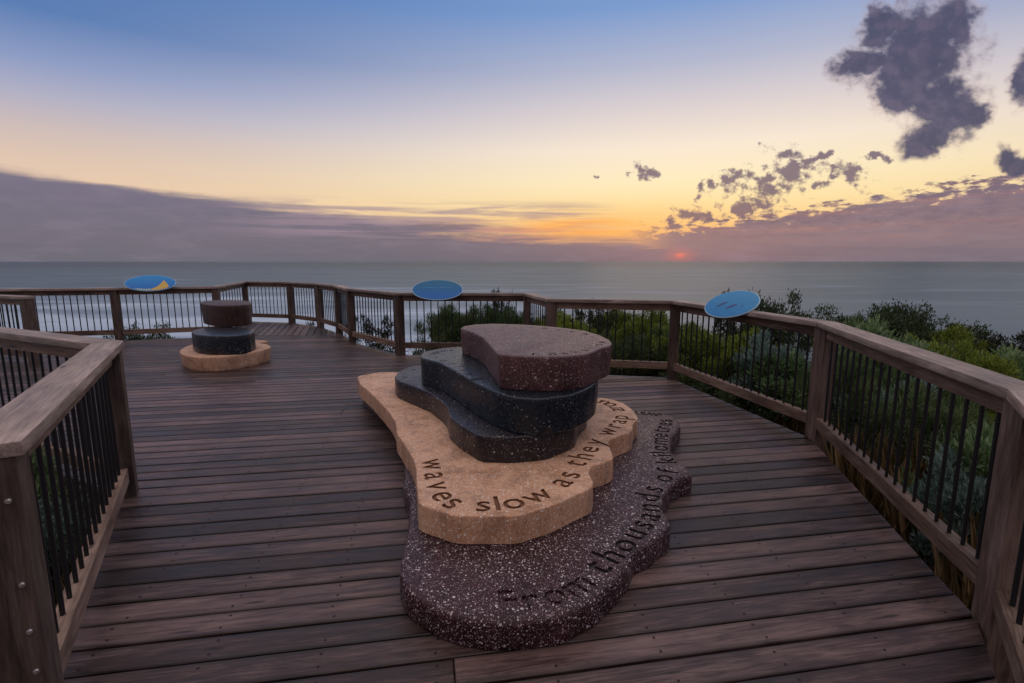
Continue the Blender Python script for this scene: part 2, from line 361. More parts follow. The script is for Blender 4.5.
def make_sea():
    zs = -30.0
    xs = [-120000, -30000, -8000, -2500, -800, 0, 800, 2500, 8000, 30000, 120000]
    V = [(x, y, zs) for y in xs for x in xs]; n = len(xs)
    Fc = [(j * n + i, j * n + i + 1, (j + 1) * n + i + 1, (j + 1) * n + i) for j in range(n - 1) for i in range(n - 1)]
    me = bpy.data.meshes.new('sea'); me.from_pydata(V, [], Fc)
    m, nt, b = new_mat('sea_water')
    geo = nt.add('ShaderNodeNewGeometry'); P = geo.outputs['Position']
    sp = nt.add('ShaderNodeSeparateXYZ'); nt.link(P, sp.inputs[0])
    dist = nt.m('SQRT', nt.m('ADD', nt.m('MULTIPLY', sp.outputs[0], sp.outputs[0]), nt.m('MULTIPLY', sp.outputs[1], sp.outputs[1])))
    # swell lines run roughly across the view, bending towards the beach on the left
    sw = nt.noise(nt.vmul(P, (.0035, .022, 0)), 1.0, 5, .6, dist=.5)
    sw2 = nt.noise(nt.vmul(P, (.0006, .0042, 0)), 1.0, 4, .55)
    foamn = nt.noise(nt.vmul(P, (.006, .022, 0)), 1.0, 3, .5, dist=.6)
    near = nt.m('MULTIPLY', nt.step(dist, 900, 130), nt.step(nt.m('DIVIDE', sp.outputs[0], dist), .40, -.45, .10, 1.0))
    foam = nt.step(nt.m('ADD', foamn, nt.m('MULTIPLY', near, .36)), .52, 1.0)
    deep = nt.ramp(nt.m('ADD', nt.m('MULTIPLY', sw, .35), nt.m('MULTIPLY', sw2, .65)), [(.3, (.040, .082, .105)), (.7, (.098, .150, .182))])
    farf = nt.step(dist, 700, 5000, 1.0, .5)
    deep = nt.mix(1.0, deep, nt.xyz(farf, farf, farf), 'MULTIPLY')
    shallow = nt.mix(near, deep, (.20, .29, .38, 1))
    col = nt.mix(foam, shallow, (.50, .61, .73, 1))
    nt.link(col, b.inputs['Base Color'])
    nt.link(nt.step(foam, 0, 1, .42, .85), b.inputs['Roughness']); b.inputs['IOR'].default_value = 1.33
    b.inputs['Specular IOR Level'].default_value = .26
    h = nt.noise(nt.vmul(P, (.05, .18, 0)), 1.0, 5, .6)
    nt.link(nt.bump(h, .35, 1.2), b.inputs['Normal'])
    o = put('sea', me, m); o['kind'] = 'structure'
make_sea()

# ------------------------------------------------------------------ deck
DK = math.atan(.168)
PITCHB, GAP, TH = .1445, .011, .035
def scan(poly, yy):
    xs = []
    for (x0, y0), (x1, y1) in zip(poly, poly[1:] + poly[:1]):
        if (y0 <= yy < y1) or (y1 <= yy < y0): xs.append(x0 + (yy - y0) / (y1 - y0) * (x1 - x0))
    xs.sort(); return list(zip(xs[0::2], xs[1::2]))
def make_deck(name, poly, ang, seed, joist=.45, phase=0.0, z=0.0, joints=()):
    rng = random.Random(seed)
    c, s = math.cos(-ang), math.sin(-ang)
    loc = [(c * x - s * y, s * x + c * y) for x, y in poly]
    ys = [p[1] for p in loc]; k0 = math.floor((min(ys) - phase) / PITCHB); k1 = math.ceil((max(ys) - phase) / PITCHB)
    V, Fc, MI, VV = [], [], [], []
    def prism(a0, a1, b0, b1, y0, y1, dz):
        bv = .004; i = len(V)
        zt = dz
        V.extend([(a0, y0, zt - TH), (a1, y0, zt - TH), (b1, y1, zt - TH), (b0, y1, zt - TH),
                  (a0, y0, zt - bv), (a1, y0, zt - bv), (b1, y1, zt - bv), (b0, y1, zt - bv),
                  (a0 + bv, y0 + bv, zt), (a1 - bv, y0 + bv, zt), (b1 - bv, y1 - bv, zt), (b0 + bv, y1 - bv, zt)])
        VV.extend([0., 0., 1., 1.] * 2 + [.03, .03, .97, .97])
        for q in ((3, 2, 1, 0), (0, 1, 5, 4), (1, 2, 6, 5), (2, 3, 7, 6), (3, 0, 4, 7), (4, 5, 9, 8), (5, 6, 10, 9), (6, 7, 11, 10), (7, 4, 8, 11), (8, 9, 10, 11)):
            Fc.append(tuple(i + t for t in q)); MI.append(0)
    def screw(x, y, dz):
        i = len(V); n = 7; r = .0062
        V.extend([(x + r * math.cos(t * 2 * math.pi / n), y + r * math.sin(t * 2 * math.pi / n), dz + .0015) for t in range(n)]); VV.extend([.5] * n)
        Fc.append(tuple(range(i, i + n))); MI.append(1)
    for k in range(k0, k1 + 1):
        y0 = phase + k * PITCHB + GAP / 2; y1 = y0 + PITCHB - GAP
        A, B = scan(loc, y0), scan(loc, y1)
        if len(A) != len(B):
            mid = scan(loc, (y0 + y1) / 2); A = B = mid
        for (a0, a1), (b0, b1) in zip(A, B):
            if min(a1 - a0, b1 - b0) < .1: continue
            cuts = [x for (kk, x) in joints if kk == k and a0 + .2 < x < a1 - .2]
            if a1 - a0 > 4.5 and not cuts:
                x = joist * round((a0 + rng.uniform(1.6, a1 - a0 - 1.6)) / joist)
                if not -.9 < x < 1.3: cuts = [x]
            edges0 = [a0] + [q for x in cuts for q in (x - .002, x + .002)] + [a1]
            edges1 = [b0] + [q for x in cuts for q in (x - .002, x + .002)] + [b1]
            for j in range(0, len(edges0), 2):
                dz = z + rng.uniform(-.0022, .0022)
                prism(edges0[j], edges0[j + 1], edges1[j], edges1[j + 1], y0, y1, dz)
                lo, hi = max(edges0[j], edges1[j]), min(edges0[j + 1], edges1[j + 1])
                q = math.ceil((lo + .04) / joist)
                while q * joist < hi - .04:
                    for yy in (.03, PITCHB - GAP - .03):
                        if rng.random() < .93: screw(q * joist + rng.uniform(-.012, .012), y0 + yy + rng.uniform(-.006, .006), dz)
                    q += 1
    me = bpy.data.meshes.new(name); me.from_pydata(V, [], Fc)
    me.materials.append(M['deck']); me.materials.append(M['screw'])
    me.polygons.foreach_set('material_index', MI)
    uvl = me.uv_layers.new(name='board'); ci = 0
    lv = np.empty(len(me.loops), dtype=np.int32); me.loops.foreach_get('vertex_index', lv)
    uvd = np.zeros((len(me.loops), 2), dtype=np.float32); uvd[:, 1] = np.array(VV, dtype=np.float32)[lv]
    uvl.data.foreach_set('uv', uvd.reshape(-1))
    o = put(name, me); o.rotation_euler = (0, 0, ang); o['kind'] = 'structure'
    return o
main_poly = [(-1.50, -2.2), (-1.53, 1.40), (-2.61, 3.20), (-5.2, 4.42), (-9.0, 6.2), (-10.6, 9.36), (-7.80, 9.90), (-6.15, 10.46), (-5.45, 10.62), (-3.52, 10.62), (-3.12, 9.74), (-1.86, 8.36), (.24, 8.28), (.50, 7.02), (2.13, 6.69), (2.65, 4.31), (2.045, 2.01), (1.56, 1.30), (1.56, -2.2)]
yj = lambda p: -math.sin(DK) * p[0] + math.cos(DK) * p[1]
xj = lambda p: math.cos(DK) * p[0] + math.sin(DK) * p[1]
make_deck('deck', main_poly, DK, 3, phase=yj((-.32, 1.775)) - PITCHB * 12, joints=[(11, xj((-.22, 1.72)))])
alc_poly = [(-6.15, 10.62), (-6.95, 13.2), (-5.65, 12.86), (-4.62, 12.08), (-3.86, 11.05), (-3.52, 10.63)]
make_deck('deck_alcove', alc_poly, R(108), 5, z=.004)

# ------------------------------------------------------------------ railings
ZT = 1.04
def beam_mesh(name, L, w, h, bev=.004):
    bm = bmesh.new(); box_bm(bm, -L / 2, L / 2, -w / 2, w / 2, -h / 2, h / 2, bev)
    return bm_mesh(bm, name)
def rod_mesh(L, r=.0092):
    bm = bmesh.new()
    bmesh.ops.create_cone(bm, cap_ends=True, segments=10, radius1=r, radius2=r, depth=L)
    return bm_mesh(bm, 'baluster', 50)
BAL = rod_mesh(.72); BAL.materials.append(M['black'])
POST = beam_mesh('post', 1.60, .125, .125, .005); POST.materials.append(M['post'])
def frame_mtx(p, q, z, base):
    d = (q - p); a = math.atan2(d.y, d.x); c = (p + q) / 2
    return Matrix.Translation(Vector((c.x, c.y, z)) - base) @ Matrix.Rotation(a, 4, 'Z')
def railing(label, pts, posts, cap_ext=(0, 0), drop=(0, 0), nbal=None, before=None, after=None):
    """straight run p->q (2-D), posts = parameters along the run that this thing owns"""
    p, q = [Vector((*a, 0)) for a in pts]
    L = (q - p).length; d = (q - p) / L; n = Vector((-d.y, d.x, 0))
    base = Vector((p.x, p.y, 0))
    t = thing('railing', label, 'railing', base, 'timber railings round the deck')
    zl = lambda s: -(drop[0] * (1 - s) + drop[1] * s)
    # mitred cap: four-sided plan given by cap_ext pairs (left, right) at both ends
    w = .0825; bm = bmesh.new()
    def mitre(a, b):
        va, vb = Vector((a[1][0] - a[0][0], a[1][1] - a[0][1])), Vector((b[1][0] - b[0][0], b[1][1] - b[0][1]))
        return w * math.tan(va.angle_signed(vb) * -.5)
    e0 = (cap_ext[0], cap_ext[0]); e1 = (cap_ext[1], cap_ext[1])
    if before: k = mitre((before, pts[0]), pts); e0 = (-k - .0008, k - .0008)
    if after: k = mitre(pts, (pts[1], after)); e1 = (-k - .0008, k - .0008)
    nseg = max(1, int(L / .35)); rows = []
    for k in range(nseg + 1):
        s = k / nseg
        xl = -L / 2 - e0[0] + (L + e0[0] + e1[0]) * s; xr = -L / 2 - e0[1] + (L + e0[1] + e1[1]) * s
        jl, jr = random.uniform(-.0015, .0015), random.uniform(-.0015, .0015)
        rows.append([bm.verts.new((xl, w + jl, -.0225)), bm.verts.new((xl, w + jl, .0225)), bm.verts.new((xr, -w + jr, .0225)), bm.verts.new((xr, -w + jr, -.0225))])
    for a, b in zip(rows, rows[1:]):
        for i in range(4): bm.faces.new((a[i], b[i], b[(i + 1) % 4], a[(i + 1) % 4]))
    bm.faces.new(rows[0][::1]); bm.faces.new(rows[-1][::-1])
    bmesh.ops.recalc_face_normals(bm, faces=bm.faces)
    es = [e for e in bm.edges if len(e.link_faces) == 2 and e.calc_face_angle(0) > 1.0]
    bmesh.ops.bevel(bm, geom=es, offset=.006, segments=2, profile=.6, affect='EDGES')
    put('top_rail', bm_mesh(bm, 'top_rail', 40), M['cap'], t, frame_mtx(p, q, ZT - .0225, base))
    ps = sorted(set([0.0, 1.0] + list(posts)))
    for u0, u1 in zip(ps, ps[1:]):
        a = p + d * (L * u0 + .064); b = p + d * (L * u1 - .064); LL = (b - a).length
        if LL < .05: continue
        put('under_rail', beam_mesh('under_rail', LL, .042, .09), M['rail'], t, frame_mtx(a, b, ZT - .045 - .047, base))
        put('bottom_rail', beam_mesh('bottom_rail', LL, .070, .095, .005), M['rail'], t, frame_mtx(a, b, .158, base))
        nb = nbal or max(1, int(round(LL / .117)) - 1)
        for k in range(nb):
            c = a + d * (LL * (k + 1) / (nb + 1)) - base
            mt = Matrix.Translation((c.x, c.y, .56)) @ Matrix.Rotation(random.uniform(-.006, .006), 4, 'X')
            put('baluster', BAL, None, t, mt)
    out = []
    for u in posts:
        c = p + d * (L * u) - base
        rot = Matrix.Rotation(math.atan2(d.y, d.x), 4, 'Z') @ Matrix.Rotation(R(-90), 4, 'Y')
        out.append(put('post', POST, None, t, Matrix.Translation((c.x, c.y, ZT - .046 - .80)) @ rot))
    return t, out, d, n
PA, PB, PC = (-1.52, 1.415), (-2.595, 3.21), (-5.15, 4.42)
tA, postsA, dA, nA = railing('weathered railing nearest on the left, ending in a bolted post', (PA, PB), [0, 1], cap_ext=(.07, 0), after=PC)
nA = -nA
# bolts on the near face of the nearest post
bmb = bmesh.new()
bmesh.ops.create_cone(bmb, cap_ends=True, segments=18, radius1=.0085, radius2=.0085, depth=.003, matrix=Matrix.Translation((0, 0, .0015)))
bmesh.ops.create_cone(bmb, cap_ends=True, segments=6, radius1=.0058, radius2=.0050, depth=.008, matrix=Matrix.Translation((0, 0, .007)))
BOLT = bm_mesh(bmb, 'bolt', 30); BOLT.materials.append(M['bolt'])
pinv = postsA[0]
for zz in (.865, .60, .445, .31):
    # post local axes: X is up the post, face looking at the camera is -Y... set through world directions
    wm = Matrix.Translation(Vector((PA[0], PA[1], zz)) - dA * .0625 + Vector((nA.x, nA.y, 0)) * .034) @ (-dA).to_track_quat('Z', 'Y').to_matrix().to_4x4()
    pm = Matrix.Translation((PA[0], PA[1], 0)) @ pinv.matrix_basis
    put('bolt', BOLT, None, pinv, pm.inverted() @ wm)
railing('weathered railing running off the left edge, meeting the near railing at a pointed corner', (PB, PC), [1], cap_ext=(0, .1), before=PA)
PD = (-7.25, 7.58)
railing('short railing at the left edge ending in a stout post behind the pointed corner', (PD, (-9.6, 8.45)), [0, 1], cap_ext=(.07, .1))
P107, P208, P244, P291, P322, P344, P351 = (-7.82, 10.0), (-6.17, 10.58), (-6.98, 13.30), (-5.65, 12.95), (-4.62, 12.15), (-3.82, 11.12), (-3.13, 9.82)
P400, P527, P550, PR3, PR2, PR1 = (-1.88, 8.42), (.25, 8.34), (.55, 7.06), (2.17, 6.72), (2.70, 4.32), (2.09, 1.97)
CH = [(-10.9, 9.33), P107, P208, P244, P291, P322, P344, P351, P400, P527, P550, PR3, PR2, PR1, (1.50, 1.16)]
LB_ = ['dark railing at the far left edge with sea and surf behind it',
       'dark railing carrying the panel with the yellow shape, left of the small stack',
       'short pale capped railing going away behind the small stone stack',
       'farthest railing at the back of the alcove, first bay right of the small stack',
       'back railing of the alcove, second bay from the small stack',
       'narrow third bay of the alcove railing, next to the twin dark posts',
       'short end bay of the alcove railing between the twin dark posts',
       'slanting railing bay between the alcove and the plain blue panel',
       'railing across the middle carrying the plain deep blue panel',
       'very short railing bay stepping towards the viewer behind the rose brown top slab',
       'railing bay behind the large stack, right of its top slab',
       'right hand railing carrying the light blue panel with two dark blue shapes',
       'near right hand railing with a broad pale top, leading to the corner post',
       'railing turning inwards at the right edge, cut off by the picture']
for k, lab in enumerate(LB_):
    railing(lab, (CH[k], CH[k + 1]), [0, 1] if k == 0 else [1], cap_ext=(.1, .1), nbal=9 if k == 2 else None,
            before=CH[k - 1] if k else None, after=CH[k + 2] if k + 2 < len(CH) else None)

# ------------------------------------------------------------------ stone stacks
def chaikin(pts, n, k=.25):
    for _ in range(n):
        q = []
        for a, b in zip(pts, pts[1:] + pts[:1]):
            q += [a.lerp(b, k), a.lerp(b, 1 - k)]
        pts = q
    return pts
def slab_mesh(name, outline, z0, z1, rt=.012, rb=.006, taper=0.0, steps=3, rough=.003):
    """outline: CCW list of 2-D vectors at the top edge"""
    pts = outline; N = len(pts)
    area = sum(a.x * b.y - b.x * a.y for a, b in zip(pts, pts[1:] + pts[:1]))
    if area < 0: pts = pts[::-1]
    # resample to an even spacing
    seg = []; 
    for a, b in zip(pts, pts[1:] + pts[:1]):
        n = max(1, int((b - a).length / .03)); seg += [a.lerp(b, i / n) for i in range(n)]
    pts = seg; N = len(pts)
    nor = []
    for i in range(N):
        t = pts[(i + 1) % N] - pts[i - 1]; t.normalize(); nor.append(Vector((t.y, -t.x)))
    prof = [(-rb - taper, z0), (-taper, z0 + rb)]
    H = z1 - z0
    for k in range(1, 4): prof.append((-taper * (1 - k / 4), z0 + rb + (H - rb - rt) * k / 4))
    for k in range(steps + 1):
        a = math.pi / 2 * k / steps; prof.append((rt * (math.cos(a) - 1), z1 - rt + rt * math.sin(a)))
    V, Fc = [], []
    for j, (off, z) in enumerate(prof):
        for i in range(N):
            w = 0 if j in (0,) or j >= len(prof) - 1 else rough * mnoise.noise(Vector((pts[i].x * 9, pts[i].y * 9, z * 12)))
            o = pts[i] + nor[i] * (off + w)
            V.append((o.x, o.y, z))
    for j in range(len(prof) - 1):
        for i in range(N):
            Fc.append((j * N + i, j * N + (i + 1) % N, (j + 1) * N + (i + 1) % N, (j + 1) * N + i))
    Fc.append(tuple(range(N - 1, -1, -1))); top = (len(prof) - 1) * N; Fc.append(tuple(range(top, top + N)))
    me = bpy.data.meshes.new(name); me.from_pydata(V, [], Fc); me.update()
    return me
_glyph = {}
def glyph(ch):
    """(verts, faces, advance) of one built-in font character, size 1, depth -.5...5"""
    if ch not in _glyph:
        cu = bpy.data.curves.new('g', 'FONT'); cu.body = ch; cu.size = 1; cu.extrude = .5; cu.resolution_u = 4; cu.offset = .009
        o = bpy.data.objects.new('g', cu); COL.objects.link(o)
        dg = bpy.context.evaluated_depsgraph_get(); me = bpy.data.meshes.new_from_object(o.evaluated_get(dg))
        bm = bmesh.new(); bm.from_mesh(me); bmesh.ops.remove_doubles(bm, verts=bm.verts, dist=1e-4)
        bmesh.ops.recalc_face_normals(bm, faces=bm.faces)
        V = [v.co.copy() for v in bm.verts]; bm.verts.index_update()
        Fc = [tuple(v.index for v in f.verts) for f in bm.faces]
        bm.free(); bpy.data.objects.remove(o); bpy.data.meshes.remove(me); bpy.data.curves.remove(cu)
        x0 = min(v.x for v in V); x1 = max(v.x for v in V)
        for v in V: v.x -= x0
        _glyph[ch] = (V, Fc, x1 - x0)
    return _glyph[ch]
def letter_cutter(path, z, words, size, depth=.012, wide=1.0):
    P = [Vector((*at(u, v, z).xy,)) for u, v in path]
    for _ in range(2):
        Q = [P[0]]
        for a, b in zip(P, P[1:]): Q += [a.lerp(b, .25), a.lerp(b, .75)]
        P = Q + [P[-1]]
    cum = [0]
    for a, b in zip(P, P[1:]): cum.append(cum[-1] + (b - a).length)
    def near(u, v):
        w = Vector(at(u, v, z).xy); best = None
        for i, (a, b) in enumerate(zip(P, P[1:])):
            ab = b - a; t = max(0, min(1, (w - a).dot(ab) / max(1e-9, ab.length_squared))); dd = (a + ab * t - w).length
            if best is None or dd < best[0]: best = (dd, cum[i] + ab.length * t)
        return best[1]
    def pos(s):
        s = max(0, min(cum[-1] - 1e-6, s))
        for i in range(len(P) - 1):
            if cum[i + 1] >= s: return P[i].lerp(P[i + 1], (s - cum[i]) / max(1e-9, cum[i + 1] - cum[i]))
        return P[-1]
    def tan(s):
        t = pos(s + size * .25) - pos(s - size * .25); return t.normalized()
    V, Fc = [], []
    for text, a, b in words:
        s0, s1 = near(*a), near(*b)
        ad = [glyph(c)[2] * size * wide for c in text]; tot = sum(ad)
        gap = (s1 - s0 - tot) / max(1, len(text) - 1); sc = 1.0
        if gap < .018 * size:
            sc = (s1 - s0) / (tot + .05 * size * (len(text) - 1)); gap = .05 * size * sc
        s = s0
        for c, w in zip(text, ad):
            gv, gf, gw = glyph(c); w *= sc; m = pos(s + w / 2); t = tan(s + w / 2); n = Vector((-t.y, t.x)); i0 = len(V)
            for v in gv:
                lx = v.x * size * wide * sc - w / 2; ly = v.y * size
                o = m + t * lx + n * ly; V.append((o.x, o.y, z + v.z * depth * 2))
            Fc += [tuple(i0 + k for k in f) for f in gf]
            s += w + gap
    me = bpy.data.meshes.new('cutter'); me.from_pydata(V, [], Fc); me.update()
    return me
def engrave(o, cutter, mats, idx=1):
    c = bpy.data.objects.new('cutter', cutter); COL.objects.link(c)
    for m in mats: cutter.materials.append(m)
    cutter.polygons.foreach_set('material_index', [idx] * len(cutter.polygons))
    md = o.modifiers.new('cut', 'BOOLEAN'); md.operation = 'DIFFERENCE'; md.object = c; md.solver = 'EXACT'; md.use_self = True
    dg = bpy.context.evaluated_depsgraph_get(); dg.update()
    me = bpy.data.meshes.new_from_object(o.evaluated_get(dg))
    print('ENGRAVE', o.name, len(o.data.polygons), '->', len(me.polygons), [m.name for m in me.materials])
    o.modifiers.clear()
    if len(me.polygons) > 200: o.data = me
    bpy.data.objects.remove(c); bpy.data.meshes.remove(cutter)
def px_outline(lst, z): return [Vector(at(u, v, z).xy) for u, v in lst]
def slab(parent, label, out, z0, z1, mat, cut=None, rt=.012, **kw):
    me = slab_mesh('slab', out, z0, z1, rt, **kw)
    mats = [mat] + ([cut[1]] if cut else [])
    for m in mats: me.materials.append(m)
    o = put('slab', me)
    if cut:
        for cm in cut[0]:
            if isinstance(cm, tuple): engrave(o, cm[0], mats, cm[1])
            else: engrave(o, cm, mats)
    o.data.shade_smooth(); o.data.set_sharp_from_angle(angle=R(38))
    o.parent = parent; o.matrix_basis = Matrix.Translation(-parent.location)
    if label: o['label'] = label
    return o
stack = thing('stone_sculpture', 'large stack of five wavy stone slabs engraved with words, in the middle of the deck', 'sculpture', (-.1, 3.2, 0))
Z1, Z2, Z3, Z4, Z5 = .132, .29, .465, .705, .94
bl = px_outline([(362, 389), (364, 395), (378, 405), (392, 416), (402, 430), (409, 446), (405, 463), (403, 485), (410, 497), (409, 513), (407, 531), (401, 556), (399, 573), (404, 586), (415, 597), (437, 610), (463, 618), (490, 622), (518, 622), (563, 616), (596, 599), (615, 581), (628, 566), (634, 552), (649, 545), (669, 529), (671, 523), (668, 516), (662, 507), (663, 497), (670, 487), (681, 478), (692, 475), (692, 471), (685, 465), (676, 457), (671, 450), (671, 440), (676, 432), (681, 426), (678, 420), (671, 415), (655, 411.5), (637, 410)], Z1)
bl = bl + [Vector(q) for q in ((.72, 4.95), (.25, 5.05), (-.2, 5.45), (-.75, 5.45), (-1.2, 5.62))]
BASE_TXT = [(500, 612), (528, 610), (552, 606), (575, 599), (597, 585), (613, 568), (632, 552), (641, 542), (651, 530), (661, 518), (660, 508), (659, 497), (663, 490), (672, 480), (679, 474), (679, 465), (672, 457), (668, 450), (667, 441), (668, 433), (672, 425), (672, 419), (662, 413.2), (640, 411.8), (600, 411)]
slab(stack, 'plum slab at the bottom', chaikin(bl, 1, .12), 0.0, Z1, M['plum'],
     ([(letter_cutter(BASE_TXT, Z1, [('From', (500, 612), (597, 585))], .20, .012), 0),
       letter_cutter(BASE_TXT, Z1, [('thousands', (606, 576), (664, 489)), ('of', (669, 483), (680, 471)), ('kilometres', (678, 463), (673, 420)), ('away', (665, 414), (632, 411.5))], .215, .012)], M['cut_shade']), rt=.03)
tn = px_outline([(357, 376), (360, 384), (369, 391), (380, 402), (389, 412), (395.5, 422), (396.5, 432), (406, 447), (413.5, 459), (416.5, 471), (416.5, 487), (418.5, 504), (456, 516), (518, 516), (552, 505.5), (592, 487.5), (593.4, 481.6), (588.7, 472), (591, 466), (604, 462.5), (613.5, 458.5), (612, 452.5), (608, 442), (611, 439), (631.6, 431), (632.7, 427.5), (632.5, 424), (638, 418.7), (636.5, 414), (631.6, 408.7), (623.4, 402.9), (613, 399.5), (603.4, 397.6)], Z2)
tn = tn + [Vector(q) for q in ((.55, 4.66), (.2, 4.85), (-.25, 5.3), (-.8, 5.25), (-1.05, 5.62))] + px_outline([(394, 372), (380, 372)], Z2)
slab(stack, 'tan slab second from the bottom', chaikin(tn, 1, .10), Z1 + .0005, Z2, M['tan'],
     ([letter_cutter([(419, 452), (422, 461), (424.6, 474.5), (427, 490), (435, 502), (449, 509.5), (477, 511.5), (503, 510), (519.5, 508), (550, 498.5), (568.7, 486.5), (579.3, 478), (582, 468), (590, 461), (596, 453.4), (603, 444), (612, 436.5), (619, 429), (626, 423.5), (629, 417), (626, 411), (619, 405.5), (608, 401), (597, 399.5), (580, 399)], Z2,
        [('waves', (422, 460), (451, 509.5)), ('slow', (476, 511.5), (556, 495)), ('as', (567, 488), (582, 474)), ('they', (580.5, 467), (606, 441)), ('wrap', (612, 436.5), (629, 416)), ('around', (626, 411), (584, 399))], .228, .012)], M['cut_tan']), rt=.010)
d1 = px_outline([(394.5, 376.5), (398, 371.8), (408.5, 366.7), (419.7, 365)], Z3)
d1 = d1[::-1] + px_outline([(397, 380), (410.5, 385), (431, 393), (440, 399.5), (446.4, 405.6), (449.5, 416), (459.7, 424.5), (480, 436), (511, 437), (547, 434), (568, 426.5), (575.6, 423), (577.5, 415)], Z3) + [Vector(q) for q in ((.58, 3.75), (.62, 4.2), (.35, 4.55), (-.1, 4.75), (-.55, 5.15))]
slab(stack, 'charcoal slab in the middle', chaikin(d1, 1, .12), Z2 + .0005, Z3, M['char'],
     ([letter_cutter([(424, 367), (412, 369), (402, 373), (401, 377), (409, 381), (422, 386.5)], Z3, [('as', (412, 369), (402.5, 378))], .10, .008)], M['cut_ink']), rt=.012)
d2 = px_outline([(459.7, 346.3), (441, 348), (424, 351.5), (420.5, 354.5), (421.5, 358), (441, 363), (457.7, 372), (476, 382.5), (494.6, 391.5), (513, 397), (537.7, 399), (570.5, 395), (587, 388.5), (595.7, 382.5), (597, 377)], Z4) + [Vector(q) for q in ((.68, 3.9), (.62, 4.35), (.2, 4.6), (-.15, 4.72))]
slab(stack, 'blue black slab second from the top', chaikin(d2, 1, .11), Z3 + .0005, Z4, M['ink'],
     ([letter_cutter([(462, 349), (440, 350.5), (427, 354), (430, 358), (443, 361.5), (458, 370.5), (477, 380.5), (497, 389)], Z4, [('swells', (452, 349.5), (428.5, 354.5)), ('rolling', (430, 357.5), (478, 380))], .12, .009)], M['cut_ink']), rt=.013)
br = px_outline([(460.3, 328.5), (463.4, 326), (475, 324.3), (494.7, 323.5), (518, 324.2), (537.7, 325.3), (561, 327.4), (584.5, 330.5), (600, 335), (610, 340), (612.3, 343.6), (608, 346.3), (600, 348.4), (594, 351.2), (586, 354.3), (565, 356.5), (541.6, 357), (518, 356), (499, 354.6), (493.7, 349.5), (488.8, 343.5), (484, 338), (475, 333)], Z5)
slab(stack, 'rose brown slab on top', chaikin(br, 1, .10), Z4 + .0005, Z5, M['rose'],
     ([letter_cutter([(505, 354.6), (528, 354.9), (545, 355), (565, 354.4), (584, 352.4), (594, 349), (602, 345.6), (607, 342.5), (603, 338.5), (592, 334.3), (575, 331.3), (552, 328.4), (530, 326.6), (510, 325.8)], Z5, [('in', (532, 355), (557, 354.8)), ('shallow', (564, 354.3), (606, 341.5)), ('water', (592, 334.3), (530, 326.6))], .115, .010)], M['cut_shade']), rt=.012, taper=.01)

small_st = thing('stone_sculpture', 'small stack of three stone slabs, tan under black under brown, far left on the deck', 'sculpture', (-4.4, 7.8, 0))
s1 = px_outline([(178.2, 351), (184, 355), (197, 357.2), (224.4, 356.5), (256.7, 351.5), (272, 347), (268, 344.2), (256.7, 342.5)], .22) + [Vector(q) for q in ((-4.1, 8.5), (-4.6, 8.75), (-5.2, 8.45))] + px_outline([(186, 346)], .22)
slab(small_st, 'tan slab at the bottom', chaikin(s1, 1, .2), 0, .22, M['tan'], rt=.018, taper=.03)
s2 = px_outline([(190.3, 331.5), (196, 334.5), (208, 335.8), (232, 335.8), (248, 334), (255.5, 330.8), (251, 328.2), (236, 326.8), (216, 326.6), (198, 328.3)], .50)
slab(small_st, 'black slab in the middle', chaikin(s2, 1, .2), .2205, .50, M['ink'], rt=.02, taper=.0)
s3 = px_outline([(199.2, 302.8), (206, 304.6), (220, 305.7), (236, 305.5), (248, 304.4), (252.5, 302.8), (249, 300.9), (236, 300.0), (218, 300.0), (204, 301)], .85)
M['umber'] = stone('umber_aggregate', (.026, .011, .009, 1), (.080, .042, .036, 1), [(.3, .22, .2, 1), (.12, .07, .06, 1)], .16, .5, 82., .3)
slab(small_st, 'brown slab on top', chaikin(s3, 1, .2), .5005, .85, M['umber'], rt=.02, taper=.022)

# ------------------------------------------------------------------ oval panels on the rails
def ellipse_bm(bm, a, b, z0, z1, n=72, bev=.003):
    ring = lambda k, z: [bm.verts.new((a * k * math.cos(2 * math.pi * i / n), b * k * math.sin(2 * math.pi * i / n), z)) for i in range(n)]
    rs = [ring(1 - bev / a, z0), ring(1, z0 + bev), ring(1, z1 - bev), ring(1 - bev / a, z1)]
    for p, q in zip(rs, rs[1:]):
        for i in range(n): bm.faces.new((p[i], p[(i + 1) % n], q[(i + 1) % n], q[i]))
    bm.faces.new(rs[0][::-1]); bm.faces.new(rs[-1])
def print_mat(name, low, high, rough=.35):
    m, nt, b = new_mat(name)
    tc = nt.add('ShaderNodeTexCoord'); sp = nt.add('ShaderNodeSeparateXYZ'); nt.link(tc.outputs['Object'], sp.inputs[0])
    n = nt.noise(nt.vmul(tc.outputs['Object'], (4, 14, 1)), 1.5, 3, .5)
    f = nt.m('ADD', nt.m('MULTIPLY_ADD', sp.outputs[1], 1.9, .5), nt.m('MULTIPLY', nt.m('SUBTRACT', n, .5), .5))
    nt.link(nt.ramp(f, [(.1, low), (.9, high)]), b.inputs['Base Color']); b.inputs['Roughness'].default_value = .5; b.inputs['Specular IOR Level'].default_value = .3
    return m
M['rim'] = plain('pale_blue_rim', (.32, .52, .66), .4)
M['steel'] = plain('grey_bracket', (.30, .31, .33), .4, .8)
